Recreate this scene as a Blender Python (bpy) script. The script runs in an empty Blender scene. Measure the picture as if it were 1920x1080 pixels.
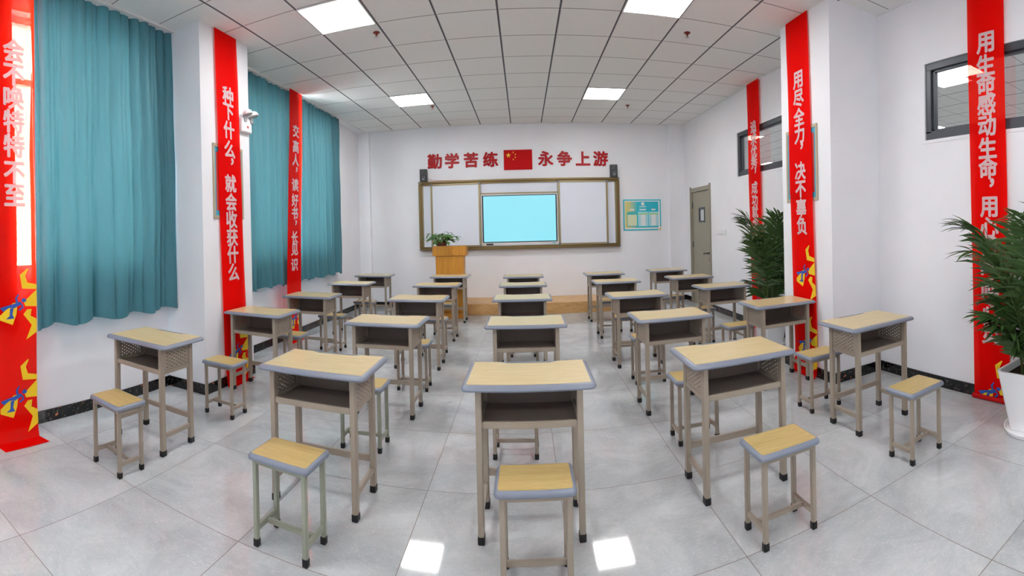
import bpy, bmesh, math, random
from mathutils import Vector, Matrix
random.seed(7)
sc = bpy.context.scene
COL = sc.collection
PI = math.pi

# ------------------------------------------------------------------ camera
CAM_H = 1.5135
F_PX, CY_PX, YAW, PITCH, ROLL = 858.587, 435.663, -0.024791, -0.003912, -0.02334
def cam_rot():
    cy, sy = math.cos(YAW), math.sin(YAW); cp, sp = math.cos(PITCH), math.sin(PITCH); cr, sr = math.cos(ROLL), math.sin(ROLL)
    ry = Matrix(((cy, -sy, 0), (sy, cy, 0), (0, 0, 1)))
    rp = Matrix(((1, 0, 0), (0, cp, sp), (0, -sp, cp)))
    rr = Matrix(((cr, 0, sr), (0, 1, 0), (-sr, 0, cr)))
    return rr @ rp @ ry
R = cam_rot()
cd = bpy.data.cameras.new('camera')
cd.type = 'PANO'
cd.panorama_type = 'CENTRAL_CYLINDRICAL'
cd.central_cylindrical_range_u_min = -960 / F_PX
cd.central_cylindrical_range_u_max = 960 / F_PX
cd.central_cylindrical_range_v_min = -(1080 - CY_PX) / F_PX
cd.central_cylindrical_range_v_max = CY_PX / F_PX
cd.central_cylindrical_radius = 1.0
cd.clip_start = 0.05
cam = bpy.data.objects.new('camera', cd); COL.objects.link(cam)
right, fwd, up = R[0], R[1], R[2]
m = Matrix(((right[0], up[0], -fwd[0]), (right[1], up[1], -fwd[1]), (right[2], up[2], -fwd[2]))).to_4x4()
m.translation = (0, 0, CAM_H)
cam.matrix_world = m
sc.camera = cam

# ------------------------------------------------------------------ light and exposure
sc.view_settings.view_transform = 'Standard'
sc.view_settings.look = 'None'
sc.view_settings.gamma = 1.0
sc.view_settings.use_curve_mapping = False
sc.view_settings.exposure = 1.42
sc.cycles.use_denoising = True
sc.cycles.max_bounces = 12
sc.cycles.diffuse_bounces = 8
sc.cycles.glossy_bounces = 4
sc.cycles.transparent_max_bounces = 12
sc.cycles.sample_clamp_indirect = 8.0
PANEL_STRENGTH = 12.5      # the LED ceiling panels
w = bpy.data.worlds.new('sky'); sc.world = w; w.use_nodes = True
wn = w.node_tree.nodes; bgn = wn['Background']
bgn.inputs[0].default_value = (0.95, 0.97, 1.0, 1); bgn.inputs[1].default_value = 17.0   # overcast daylight outside

# ------------------------------------------------------------------ colour and material helpers
def lin(r, g, b):
    f = lambda c: (c / 255 / 12.92) if c / 255 <= 0.04045 else ((c / 255 + 0.055) / 1.055) ** 2.4
    return (f(r), f(g), f(b), 1.0)
class NT:
    def __init__(s, name):
        s.m = bpy.data.materials.new(name); s.m.use_nodes = True
        s.t = s.m.node_tree; s.n = s.t.nodes; s.b = s.n['Principled BSDF']; s.out = s.n['Material Output']
    def node(s, kind, **kw):
        nd = s.n.new(kind)
        for k, v in kw.items(): setattr(nd, k, v)
        return nd
    def put(s, sock, v):
        if isinstance(v, bpy.types.NodeSocket): s.t.links.new(v, sock)
        else: sock.default_value = v
    def math(s, op, a, b=0.0):
        nd = s.node('ShaderNodeMath', operation=op); s.put(nd.inputs[0], a); s.put(nd.inputs[1], b); return nd.outputs[0]
    def mix(s, f, a, b):
        nd = s.node('ShaderNodeMix', data_type='RGBA'); s.put(nd.inputs[0], f); s.put(nd.inputs[6], a); s.put(nd.inputs[7], b); return nd.outputs[2]
    def ramp(s, f, stops):
        nd = s.node('ShaderNodeValToRGB'); el = nd.color_ramp.elements
        while len(el) < len(stops): el.new(0.5)
        for e, (p, c) in zip(el, stops): e.position = p; e.color = c
        s.put(nd.inputs[0], f); return nd.outputs[0]
    def noise(s, vec, scale, detail=2.0, rough=0.5, dist=0.0):
        nd = s.node('ShaderNodeTexNoise'); nd.inputs['Scale'].default_value = scale; nd.inputs['Detail'].default_value = detail
        nd.inputs['Roughness'].default_value = rough; nd.inputs['Distortion'].default_value = dist
        if vec is not None: s.put(nd.inputs['Vector'], vec)
        return nd.outputs[0]
    def coord(s, kind='Object'):
        return s.node('ShaderNodeTexCoord').outputs[kind]
    def scaled(s, vec, sx, sy, sz, off=None):
        nd = s.node('ShaderNodeMapping'); s.put(nd.inputs[0], vec); nd.inputs['Scale'].default_value = (sx, sy, sz)
        if off is not None: s.put(nd.inputs['Location'], off)
        return nd.outputs[0]
    def bump(s, h, strength=0.1, dist=0.002):
        nd = s.node('ShaderNodeBump'); nd.inputs['Strength'].default_value = strength; nd.inputs['Distance'].default_value = dist
        s.put(nd.inputs['Height'], h); s.t.links.new(nd.outputs[0], s.b.inputs['Normal'])
    def base(s, c, rough=0.5, metal=0.0, spec=None):
        s.put(s.b.inputs['Base Color'], c); s.put(s.b.inputs['Roughness'], rough); s.b.inputs['Metallic'].default_value = metal
        if spec is not None: s.b.inputs['Specular IOR Level'].default_value = spec
def plain(name, c, rough=0.5, metal=0.0, spec=None, var=0.04, scale=6.0):
    t = NT(name)
    n = t.noise(t.coord(), scale, 3.0)
    c2 = tuple(max(0, x * (1 - var * 2)) for x in c[:3]) + (1,)
    t.base(t.mix(n, c, c2), rough, metal, spec)
    return t.m
def emissive(name, c, s, b=(0.8, 0.8, 0.8, 1), rough=0.4):
    t = NT(name); t.base(b, rough)
    t.b.inputs['Emission Color'].default_value = c; t.b.inputs['Emission Strength'].default_value = s
    return t.m

M = {}
# wall paint
t = NT('wall_paint'); n = t.noise(t.coord(), 1.3, 4.0, 0.6)
t.base(t.ramp(n, [(0.3, lin(229, 230, 235)), (0.7, lin(236, 236, 240))]), 0.6, 0, 0.3)
t.bump(t.noise(t.coord(), 180, 2.0), 0.05, 0.001); M['wall'] = t.m

def grid_line(t, axis_out, off, pitch, half):
    """1 on lines at off + k*pitch of the half width, else 0; also returns the cell number"""
    u = t.math('DIVIDE', t.math('SUBTRACT', axis_out, off), pitch)
    fl = t.math('ROUND', u)
    d = t.math('MULTIPLY', t.math('ABSOLUTE', t.math('SUBTRACT', u, fl)), pitch)
    return t.math('LESS_THAN', d, half), t.math('FLOOR', u)
# floor tiles
t = NT('polished_floor_tile')
sep = t.node('ShaderNodeSeparateXYZ'); pos = t.node('ShaderNodeNewGeometry').outputs['Position']; t.put(sep.inputs[0], pos)
gx, ix = grid_line(t, sep.outputs[0], -1.363, 0.7703, 0.0017)
gy, iy = grid_line(t, sep.outputs[1], 1.842, 0.78, 0.0017)
cmb = t.node('ShaderNodeCombineXYZ'); t.put(cmb.inputs[0], ix); t.put(cmb.inputs[1], iy)
wno = t.node('ShaderNodeTexWhiteNoise', noise_dimensions='3D'); t.put(wno.inputs[0], cmb.outputs[0])
vadd = t.node('ShaderNodeVectorMath', operation='MULTIPLY_ADD'); t.put(vadd.inputs[0], wno.outputs['Color']); vadd.inputs[1].default_value = (9, 9, 9); t.put(vadd.inputs[2], pos)
n1 = t.noise(vadd.outputs[0], 2.2, 6.0, 0.65, 1.2)
n2 = t.noise(t.scaled(vadd.outputs[0], 1, 2.2, 1), 9.0, 5.0, 0.6, 2.0)
c = t.ramp(n1, [(0.28, lin(162, 165, 168)), (0.55, lin(182, 185, 187)), (0.78, lin(199, 201, 203))])
vein = t.math('LESS_THAN', t.math('ABSOLUTE', t.math('SUBTRACT', n2, 0.5)), 0.012)
c = t.mix(t.math('MULTIPLY', vein, 0.35), c, lin(216, 214, 213))
line = t.math('MAXIMUM', gx, gy)
c = t.mix(line, c, lin(112, 96, 84))
t.base(c, t.math('ADD', 0.05, t.math('MULTIPLY', line, 0.5)), 0, 0.55); M['floor'] = t.m
# ceiling tiles
CGX, CGY = -0.3318 * 0.6, 6.2944 * 0.6
def ceiling_mat(name, ox, oy):
    t = NT(name)
    sep = t.node('ShaderNodeSeparateXYZ'); pos = t.node('ShaderNodeNewGeometry').outputs['Position']; t.put(sep.inputs[0], pos)
    lx, _ = grid_line(t, sep.outputs[0], ox, 0.6, 0.0095)
    lxe, _ = grid_line(t, sep.outputs[0], ox + 0.012, 0.6, 0.007)
    ly, _ = grid_line(t, sep.outputs[1], oy, 0.6, 0.0065)
    sp = t.noise(pos, 130, 2.0, 0.7)
    c = t.ramp(sp, [(0.28, lin(208, 208, 206)), (0.4, lin(230, 230, 228)), (0.6, lin(234, 234, 232))])
    c = t.mix(ly, c, lin(150, 148, 148)); c = t.mix(lxe, c, lin(224, 224, 224)); c = t.mix(lx, c, lin(92, 92, 98))
    t.base(c, 0.85, 0, 0.2); return t.m
M['ceiling'] = ceiling_mat('mineral_ceiling_tile', CGX, CGY)
M['ceiling_next'] = ceiling_mat('mineral_ceiling_tile_next_room', 5.51, 4.03)
# black marble skirting
t = NT('black_marble_skirting'); co = t.coord()
f1 = t.noise(co, 26, 6.0, 0.75, 1.6); f2 = t.noise(co, 15, 3.0, 0.6)
c = t.ramp(f1, [(0.0, lin(14, 14, 16)), (0.585, lin(18, 18, 20)), (0.62, lin(140, 134, 128)), (0.655, lin(20, 20, 22))])
c = t.mix(t.math('GREATER_THAN', f2, 0.67), c, lin(196, 112, 62))
sep = t.node('ShaderNodeSeparateXYZ'); t.put(sep.inputs[0], t.node('ShaderNodeNewGeometry').outputs['Position'])
j1, _ = grid_line(t, sep.outputs[1], 0.35, 0.8, 0.003); j2, _ = grid_line(t, sep.outputs[0], 0.25, 0.8, 0.003)
c = t.mix(t.math('MAXIMUM', j1, j2), c, lin(60, 60, 62))
t.base(c, 0.12, 0, 0.5); M['skirt'] = t.m
# laminate woods
def wood(name, a, b, sc_=(3, 30, 30), rough=0.4, axis='x', contrast=(0.35, 0.65)):
    t = NT(name); rnd = t.node('ShaderNodeObjectInfo').outputs['Random']
    off = t.node('ShaderNodeCombineXYZ'); t.put(off.inputs[0], t.math('MULTIPLY', rnd, 17.0)); t.put(off.inputs[1], t.math('MULTIPLY', rnd, 5.0))
    v = t.scaled(t.coord(), *sc_, off=off.outputs[0])
    n1 = t.noise(v, 2.0, 5.0, 0.6, 0.8); n2 = t.noise(v, 9.0, 3.0, 0.6)
    n = t.math('ADD', t.math('MULTIPLY', n1, 0.6), t.math('MULTIPLY', n2, 0.4))
    t.base(t.ramp(n, [(contrast[0], a), (contrast[1], b)]), rough, 0, 0.4); return t.m
M['desk_wood'] = wood('pale_maple_laminate', lin(188, 168, 122), lin(206, 189, 146), (2.2, 26, 26), 0.3)
M['stool_wood'] = wood('honey_maple_laminate', lin(172, 147, 91), lin(194, 170, 114), (2.2, 30, 30), 0.4)
M['lectern_wood'] = wood('golden_oak_veneer', lin(178, 116, 34), lin(210, 150, 56), (14, 14, 1.2), 0.4)
M['stage_wood'] = wood('light_oak_boards', lin(190, 142, 84), lin(222, 180, 124), (2.0, 9, 9), 0.35)
M['rim'] = plain('grey_blue_plastic_edge', lin(124, 131, 146), 0.3, 0, 0.5, 0.02)
M['metal'] = plain('greige_painted_steel', lin(158, 146, 132), 0.42, 0, 0.4, 0.02)
M['metal_green'] = plain('pale_green_grey_painted_steel', lin(152, 156, 140), 0.42, 0, 0.4, 0.02)
M['metal_dark'] = plain('taupe_painted_sheet_steel', lin(128, 115, 107), 0.45, 0, 0.35, 0.02)
M['black'] = plain('black_plastic', lin(24, 24, 25), 0.4)
M['rubber'] = plain('black_rubber', lin(20, 20, 22), 0.5)
M['screw'] = plain('bright_screw', lin(215, 215, 218), 0.25, 0.6)
M['white_plastic'] = plain('white_plastic', lin(232, 233, 236), 0.35, 0, 0.4, 0.01)
M['white_ceramic'] = plain('white_glazed_pot', lin(236, 237, 239), 0.22, 0, 0.5, 0.015)
M['bronze'] = plain('bronze_aluminium', lin(132, 112, 74), 0.3, 0.75, None, 0.06)
M['bronze_light'] = plain('champagne_aluminium', lin(158, 144, 112), 0.35, 0.6, None, 0.04)
M['joint'] = plain('grey_corner_cap', lin(112, 114, 126), 0.4)
M['whiteboard'] = plain('whiteboard_enamel', lin(220, 225, 236), 0.28, 0, 0.4, 0.01)
M['silver'] = plain('silver_bezel', lin(214, 214, 216), 0.3, 0.2)
M['dark_grey_frame'] = plain('charcoal_aluminium', lin(74, 78, 86), 0.35, 0.2)
M['door'] = wood('taupe_door_laminate', lin(146, 140, 124), lin(158, 152, 136), (30, 30, 1.5), 0.45)
M['door_trim'] = plain('taupe_door_trim', lin(150, 144, 128), 0.45)
M['frost'] = plain('pale_frosted_glass', lin(216, 220, 222), 0.25)
M['panel_frame'] = plain('white_lamp_frame', lin(228, 228, 228), 0.5)
M['panel'] = emissive('lit_led_diffuser', (1.0, 0.985, 0.97, 1), PANEL_STRENGTH)
M['screen'] = emissive('lit_cyan_screen', lin(150, 236, 252), 0.35, (0.01, 0.01, 0.012, 1), 0.25)
M['red_acrylic'] = plain('red_acrylic', lin(172, 0, 10), 0.4, 0, 0.25, 0.01)
M['red_flag'] = plain('red_flag_panel', lin(190, 4, 8), 0.5, 0, 0.15, 0.01)
M['yellow'] = plain('yellow_star_paint', lin(244, 196, 48), 0.5)
M['soil'] = plain('potting_soil', lin(58, 44, 32), 0.9, 0, 0.2, 0.3, 40)
M['brown_pot'] = plain('brown_plastic_pot', lin(96, 52, 34), 0.5)
M['frame_beige'] = plain('champagne_picture_frame', lin(188, 176, 152), 0.38, 0.25)
M['sprinkler'] = plain('red_brown_sprinkler', lin(132, 52, 40), 0.35, 0.3)
M['chrome'] = plain('chrome', lin(200, 200, 200), 0.2, 0.9)
M['dark_glass'] = plain('speaker_cone_black', lin(36, 38, 42), 0.25)
M['lens'] = plain('lamp_lens_grey', lin(172, 168, 166), 0.2)
M['cable_red'] = plain('red_cable', lin(190, 96, 92), 0.5)
M['dry_leaf'] = plain('dry_sheath_brown', lin(128, 92, 58), 0.7)
M['cane'] = plain('palm_cane_green', lin(70, 92, 40), 0.5, 0, 0.4, 0.15)
def leaf_mat(name, a, b):
    t = NT(name); n = t.noise(t.coord(), 5.0, 3.0)
    c = t.mix(n, a, b); t.base(c, 0.38, 0, 0.45)
    tr = t.node('ShaderNodeBsdfTranslucent'); t.put(tr.inputs[0], t.mix(n, b, a))
    mx = t.node('ShaderNodeMixShader'); mx.inputs[0].default_value = 0.2
    t.t.links.new(t.b.outputs[0], mx.inputs[1]); t.t.links.new(tr.outputs[0], mx.inputs[2]); t.t.links.new(mx.outputs[0], t.out.inputs[0]); return t.m
M['palm_leaf'] = leaf_mat('palm_leaf', lin(34, 62, 30), lin(84, 116, 58))
M['pothos_leaf'] = leaf_mat('pothos_leaf', lin(36, 92, 34), lin(96, 146, 62))
# cloths that let daylight through
def cloth(name, c, trans_c, tmix, clear=0.0, clear_c=None, rough=0.8, spec=0.2, weave=0.0):
    t = NT(name); base = c
    if weave:
        n = t.noise(t.scaled(t.coord(), 220, 220, 60), 1.0, 2.0); base = t.mix(n, c, tuple(x * (1 - weave) for x in c[:3]) + (1,))
    t.base(base, rough, 0, spec)
    tr = t.node('ShaderNodeBsdfTranslucent'); tr.inputs[0].default_value = trans_c
    mx = t.node('ShaderNodeMixShader'); mx.inputs[0].default_value = tmix
    t.t.links.new(t.b.outputs[0], mx.inputs[1]); t.t.links.new(tr.outputs[0], mx.inputs[2]); o = mx.outputs[0]
    if clear:
        tp = t.node('ShaderNodeBsdfTransparent'); tp.inputs[0].default_value = clear_c
        m2 = t.node('ShaderNodeMixShader'); m2.inputs[0].default_value = clear
        t.t.links.new(o, m2.inputs[1]); t.t.links.new(tp.outputs[0], m2.inputs[2]); o = m2.outputs[0]
    t.t.links.new(o, t.out.inputs[0]); return t.m
M['curtain'] = cloth('teal_curtain_cloth', lin(66, 124, 138), lin(122, 190, 198), 0.014, rough=0.5, spec=0.4, weave=0.18)
M['lining'] = plain('silver_curtain_lining', lin(196, 198, 206), 0.4)
M['banner'] = cloth('red_banner_silk', lin(240, 2, 1), lin(255, 40, 16), 0.3, 0.055, (1.0, 0.6, 0.48, 1), 0.6, 0.05)
M['letter'] = cloth('white_banner_print', lin(240, 226, 230), lin(255, 246, 244), 0.5, 0.16, (1, 1, 1, 1), 0.6)
M['star_yellow'] = plain('yellow_banner_print', lin(242, 200, 22), 0.6)
M['star_blue'] = plain('blue_banner_print', lin(38, 84, 172), 0.6)
# clear window glass
t = NT('clear_glass'); tp = t.node('ShaderNodeBsdfTransparent'); tp.inputs[0].default_value = (0.93, 0.96, 0.96, 1)
gl = t.node('ShaderNodeBsdfGlossy'); gl.inputs['Roughness'].default_value = 0.02
mx = t.node('ShaderNodeMixShader'); mx.inputs[0].default_value = 0.08
t.t.links.new(tp.outputs[0], mx.inputs[1]); t.t.links.new(gl.outputs[0], mx.inputs[2]); t.t.links.new(mx.outputs[0], t.out.inputs[0]); M['glass'] = t.m
# glass towards the next room: clear with a stronger reflection
t = NT('reflective_clear_glass'); tp = t.node('ShaderNodeBsdfTransparent'); tp.inputs[0].default_value = (0.97, 0.98, 0.975, 1)
gl = t.node('ShaderNodeBsdfGlossy'); gl.inputs['Roughness'].default_value = 0.01
mx = t.node('ShaderNodeMixShader'); mx.inputs[0].default_value = 0.12
t.t.links.new(tp.outputs[0], mx.inputs[1]); t.t.links.new(gl.outputs[0], mx.inputs[2]); t.t.links.new(mx.outputs[0], t.out.inputs[0]); M['mirror_glass'] = t.m
# printed notice poster ground: teal with a yellow left side
t = NT('teal_notice_print'); sep = t.node('ShaderNodeSeparateXYZ'); t.put(sep.inputs[0], t.coord('Generated'))
t.base(t.ramp(sep.outputs[0], [(0.0, lin(214, 200, 120)), (0.12, lin(196, 196, 128)), (0.36, lin(44, 186, 200)), (1.0, lin(28, 180, 200))]), 0.4); M['poster'] = t.m
M['poster_edge'] = plain('teal_notice_edge', lin(46, 190, 206), 0.4)
M['paper_white'] = plain('white_paper', lin(232, 236, 238), 0.6)
M['paper_blue'] = plain('pale_blue_paper', lin(170, 222, 230), 0.6)
M['paper_cream'] = plain('cream_paper', lin(224, 228, 190), 0.6)
M['paper_lime'] = plain('lime_heading_strip', lin(164, 214, 62), 0.6)
M['paper_teal'] = plain('teal_paper', lin(70, 186, 186), 0.6)
M['print_grey'] = plain('grey_print', lin(140, 150, 150), 0.6)
M['poster_pink'] = plain('pale_pink_white_print', lin(240, 232, 234), 0.5)
M['orange_tag'] = plain('orange_tag', lin(226, 176, 30), 0.5)
M['picture_teal'] = plain('teal_picture_print', lin(60, 160, 190), 0.5)
M['picture_red'] = plain('red_picture_print', lin(200, 60, 48), 0.5)
M['picture_violet'] = plain('dark_mount_print', lin(70, 60, 80), 0.5)
M['plate_shade'] = plain('switch_gap_grey', lin(170, 172, 176), 0.5)

# ------------------------------------------------------------------ mesh helpers
class MB:
    def __init__(s): s.v = []; s.f = []; s.mi = []
    def add(s, vs, fs, mi=0):
        o = len(s.v); s.v += [tuple(p) for p in vs]; s.f += [tuple(i + o for i in f) for f in fs]; s.mi += [mi] * len(fs); return s
    def box(s, x0, x1, y0, y1, z0, z1, mi=0):
        return s.add([(x0, y0, z0), (x1, y0, z0), (x1, y1, z0), (x0, y1, z0), (x0, y0, z1), (x1, y0, z1), (x1, y1, z1), (x0, y1, z1)],
                     [(0, 3, 2, 1), (4, 5, 6, 7), (0, 1, 5, 4), (1, 2, 6, 5), (2, 3, 7, 6), (3, 0, 4, 7)], mi)
    def rings(s, rings, cap0=True, cap1=True, mi=0, closed=True):
        n = len(rings[0]); vs = [p for r in rings for p in r]; fs = []
        for k in range(len(rings) - 1):
            for i in range(n if closed else n - 1):
                j = (i + 1) % n; fs.append((k * n + i, k * n + j, (k + 1) * n + j, (k + 1) * n + i))
        if cap0: fs.append(tuple(range(n - 1, -1, -1)))
        if cap1: fs.append(tuple((len(rings) - 1) * n + i for i in range(n)))
        return s.add(vs, fs, mi)
    def lathe(s, prof, cx=0, cy=0, n=20, mi=0, cap0=True, cap1=True):
        return s.rings([[(cx + r * math.cos(2 * PI * i / n), cy + r * math.sin(2 * PI * i / n), z) for i in range(n)] for r, z in prof], cap0, cap1, mi)
    def tube(s, pts, r, n=6, mi=0):
        pts = [Vector(p) for p in pts]; rs = r if isinstance(r, (list, tuple)) else [r] * len(pts); rings = []
        ref = Vector((0.31, 0.17, 0.93))
        for i, p in enumerate(pts):
            d = (pts[min(i + 1, len(pts) - 1)] - pts[max(i - 1, 0)]).normalized()
            a = d.cross(ref if abs(d.dot(ref)) < 0.95 else Vector((1, 0, 0))).normalized(); b = d.cross(a)
            rings.append([p + (a * math.cos(2 * PI * k / n) + b * math.sin(2 * PI * k / n)) * rs[i] for k in range(n)])
        return s.rings(rings, True, True, mi)
    def prism(s, poly, frame, depth, mi=0):
        """poly [(a,b)], frame(a,b,h)->xyz ; extruded from h=0 to depth"""
        n = len(poly)
        return s.add([frame(a, b, 0) for a, b in poly] + [frame(a, b, depth) for a, b in poly],
                     [tuple(range(n - 1, -1, -1)), tuple(range(n, 2 * n))] + [(i, (i + 1) % n, n + (i + 1) % n, n + i) for i in range(n)], mi)
    def build(s, name, mat, parent=None, smooth=False, bevel=0.0, recalc=True):
        me = bpy.data.meshes.new(name); me.from_pydata(s.v, [], s.f)
        for mm in (mat if isinstance(mat, (list, tuple)) else [mat]): me.materials.append(mm)
        if any(s.mi): me.polygons.foreach_set('material_index', s.mi)
        if bevel or recalc:
            bm = bmesh.new(); bm.from_mesh(me)
            if recalc: bmesh.ops.recalc_face_normals(bm, faces=bm.faces)
            if bevel: bmesh.ops.bevel(bm, geom=[e for e in bm.edges if len(e.link_faces) == 2 and e.calc_face_angle(0) > 0.6], offset=bevel, segments=2, affect='EDGES', clamp_overlap=True)
            bm.to_mesh(me); bm.free()
        if smooth:
            me.polygons.foreach_set('use_smooth', [True] * len(me.polygons))
            if hasattr(me, 'set_sharp_from_angle'): me.set_sharp_from_angle(angle=0.7)
        o = bpy.data.objects.new(name, me); COL.objects.link(o)
        if parent is not None: o.parent = parent
        return o
def thing(name, label, cat, loc=(0, 0, 0), rz=0.0, group=None):
    o = bpy.data.objects.new(name, None); COL.objects.link(o); o.empty_display_size = 0.1
    o.location = loc; o.rotation_euler = (0, 0, rz); return tag(o, label, cat, group)
def tag(o, label, cat, group=None):
    o['label'] = label; o['category'] = cat
    if group: o['group'] = group
    return o
def struct(o): o['kind'] = 'structure'; return o
def copy_tree(o, parent=None):
    c = o.copy(); COL.objects.link(c)
    if parent is not None: c.parent = parent
    for ch in KIDS.get(o.name, []): copy_tree(ch, c)
    return c
KIDS = {}
def index_children(root):
    for o in bpy.data.objects:
        if o.parent is not None: KIDS.setdefault(o.parent.name, []); 
    for o in bpy.data.objects:
        if o.parent is not None and o not in KIDS[o.parent.name]: KIDS[o.parent.name].append(o)
def round_rect(w_, d_, r, n=5):
    pts = []
    for cx, cy, a0 in ((w_ / 2 - r, d_ / 2 - r, 0), (-w_ / 2 + r, d_ / 2 - r, PI / 2), (-w_ / 2 + r, -d_ / 2 + r, PI), (w_ / 2 - r, -d_ / 2 + r, 1.5 * PI)):
        for k in range(n + 1):
            a = a0 + PI / 2 * k / n; pts.append((cx + r * math.cos(a), cy + r * math.sin(a)))
    return pts
def slab(mb, cx, cy, w_, d_, r, prof, mi=0):
    mb.rings([[(cx + x, cy + y, z) for x, y in round_rect(w_ - 2 * i, d_ - 2 * i, max(r - i, 0.004))] for i, z in prof], mi=mi); return mb
def holed(mb, axis, c0, c1, a0, a1, z0, z1, holes, mi=0):
    """a wall slab between c0 and c1 on the axis, spanning a0..a1 and z0..z1, with rectangular holes (a0,a1,z0,z1)"""
    A = sorted({a0, a1, *[h[0] for h in holes], *[h[1] for h in holes]}); Z = sorted({z0, z1, *[h[2] for h in holes], *[h[3] for h in holes]})
    A = [a for a in A if a0 <= a <= a1]; Z = [z for z in Z if z0 <= z <= z1]
    for i in range(len(A) - 1):
        for k in range(len(Z) - 1):
            am, zm = (A[i] + A[i + 1]) / 2, (Z[k] + Z[k + 1]) / 2
            if any(h[0] < am < h[1] and h[2] < zm < h[3] for h in holes): continue
            if axis == 'x': mb.box(c0, c1, A[i], A[i + 1], Z[k], Z[k + 1], mi)
            else: mb.box(A[i], A[i + 1], c0, c1, Z[k], Z[k + 1], mi)
    return mb

# ------------------------------------------------------------------ glyphs (Blender's own built-in font)
_gl = {}
def glyph(ch, bold=0.0):
    key = (ch, bold)
    if key in _gl: return _gl[key]
    cu = bpy.data.curves.new('glyph', 'FONT'); cu.body = ch; cu.size = 1.0; cu.fill_mode = 'FRONT'; cu.resolution_u = 3
    ob = bpy.data.objects.new('glyph', cu); COL.objects.link(ob)
    bpy.context.view_layer.update()
    me = bpy.data.meshes.new_from_object(ob.evaluated_get(bpy.context.evaluated_depsgraph_get()))
    vs = [(v.co.x, v.co.y) for v in me.vertices]; fs = [tuple(p.vertices) for p in me.polygons]
    bpy.data.objects.remove(ob); bpy.data.curves.remove(cu); bpy.data.meshes.remove(me)
    xs = [v[0] for v in vs]; ys = [v[1] for v in vs]; cx, cy = (min(xs) + max(xs)) / 2, (min(ys) + max(ys)) / 2
    s = 1.0
    vs = [((x - cx) * s, (y - cy) * s) for x, y in vs]
    out = []
    offs = [(0, 0)] if not bold else [(0, 0)] + [(bold * math.cos(k * PI / 4), bold * math.sin(k * PI / 4)) for k in range(8)]
    _gl[key] = (vs, fs, offs); return _gl[key]
def add_glyph(mb, ch, a, b, size, frame, depth=0.0, bold=0.028, h=0.0, mi=0, sx=1.0):
    vs, fs, offs = glyph(ch, bold)
    for ko, (ox, oy) in enumerate(offs):
        h_ = h + 0.00012 * (len(offs) - ko)      # each bolder outline a hair behind, so that no two faces coincide
        pts = [(a + (x + ox) * size * sx, b + (y + oy) * size) for x, y in vs]
        if depth:
            n = len(pts); edges = {}
            for f in fs:
                for i in range(len(f)):
                    e = (f[i], f[(i + 1) % len(f)]); edges[tuple(sorted(e))] = edges.get(tuple(sorted(e)), []) + [e]
            side = [(e[0][0], e[0][1], e[0][1] + n, e[0][0] + n) for e in edges.values() if len(e) == 1]
            mb.add([frame(x, y, h) for x, y in pts] + [frame(x, y, h_ + depth) for x, y in pts], [tuple(i + n for i in f) for f in fs] + side, mi)
        else:
            mb.add([frame(x, y, h_) for x, y in pts], fs, mi)

# ------------------------------------------------------------------ room shell
ZC = 3.630
XL, XR, YB, YR = -3.34, 3.309, 9.047, -3.2
struct(MB().box(XL - 0.3, XR + 0.2, YR - 0.3, YB + 0.3, -0.12, 0).build('floor', M['floor']))
struct(MB().box(XL - 0.3, XR + 0.1, YR - 0.3, YB + 0.3, ZC, ZC + 0.12).build('ceiling', M['ceiling']))
LW = [(0.05, 3.05, 1.25, 3.42), (4.75, 7.30, 1.25, 3.42)]
RWIN = [(0.85, 2.735, 2.28, 2.985), (4.60, 6.51, 2.29, 2.98)]
DOOR = (7.63, 8.59, 0.0, 2.25)
struct(holed(MB(), 'x', XL - 0.24, XL, YR, YB, 0, ZC, LW).build('wall_left', M['wall']))
struct(holed(MB(), 'x', XR, XR + 0.2, YR, YB, 0, ZC, RWIN + [DOOR]).build('wall_right', M['wall']))
mb = MB().box(XL - 0.24, XR + 0.2, YB, YB + 0.2, 0, ZC)
struct(mb.build('wall_back', M['wall']))
struct(MB().box(XL, -3.10, 8.955, YB, 0, ZC).build('wall_nib_left', M['wall'])); struct(MB().box(2.985, XR, 8.95, YB, 0, ZC).build('wall_nib_right', M['wall']))
struct(MB().box(XL - 0.24, XR + 0.2, YR - 0.2, YR, 0, ZC).build('wall_rear', M['wall']))
PL = (-2.848, 3.386, 4.214); PR = (2.688, 3.367, 4.209)
struct(MB().box(XL, PL[0], PL[1], PL[2], 0, ZC).build('wall_pillar_left', M['wall']))
struct(MB().box(PR[0], XR, PR[1], PR[2], 0, ZC).build('wall_pillar_right', M['wall']))
# the next room, seen through the high windows of the right wall
NX0, NX1, NY0, NY1 = XR + 0.2, 10.6, -3.2, 15.5
struct(MB().box(XR + 0.1, NX1, NY0, NY1, ZC, ZC + 0.12).build('ceiling_next_room', M['ceiling_next']))
struct(MB().box(NX0, NX1, NY0, NY1, -0.12, 0).build('floor_next_room', M['floor']))
struct(MB().box(NX1, NX1 + 0.2, NY0, NY1, 0, ZC).box(NX0, NX1, NY1, NY1 + 0.2, 0, ZC).box(NX0, NX1, NY0 - 0.2, NY0, 0, ZC).box(NX0, NX0 + 0.1, YB + 0.2, NY1, 0, ZC).build('wall_next_room', M['wall']))
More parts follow.
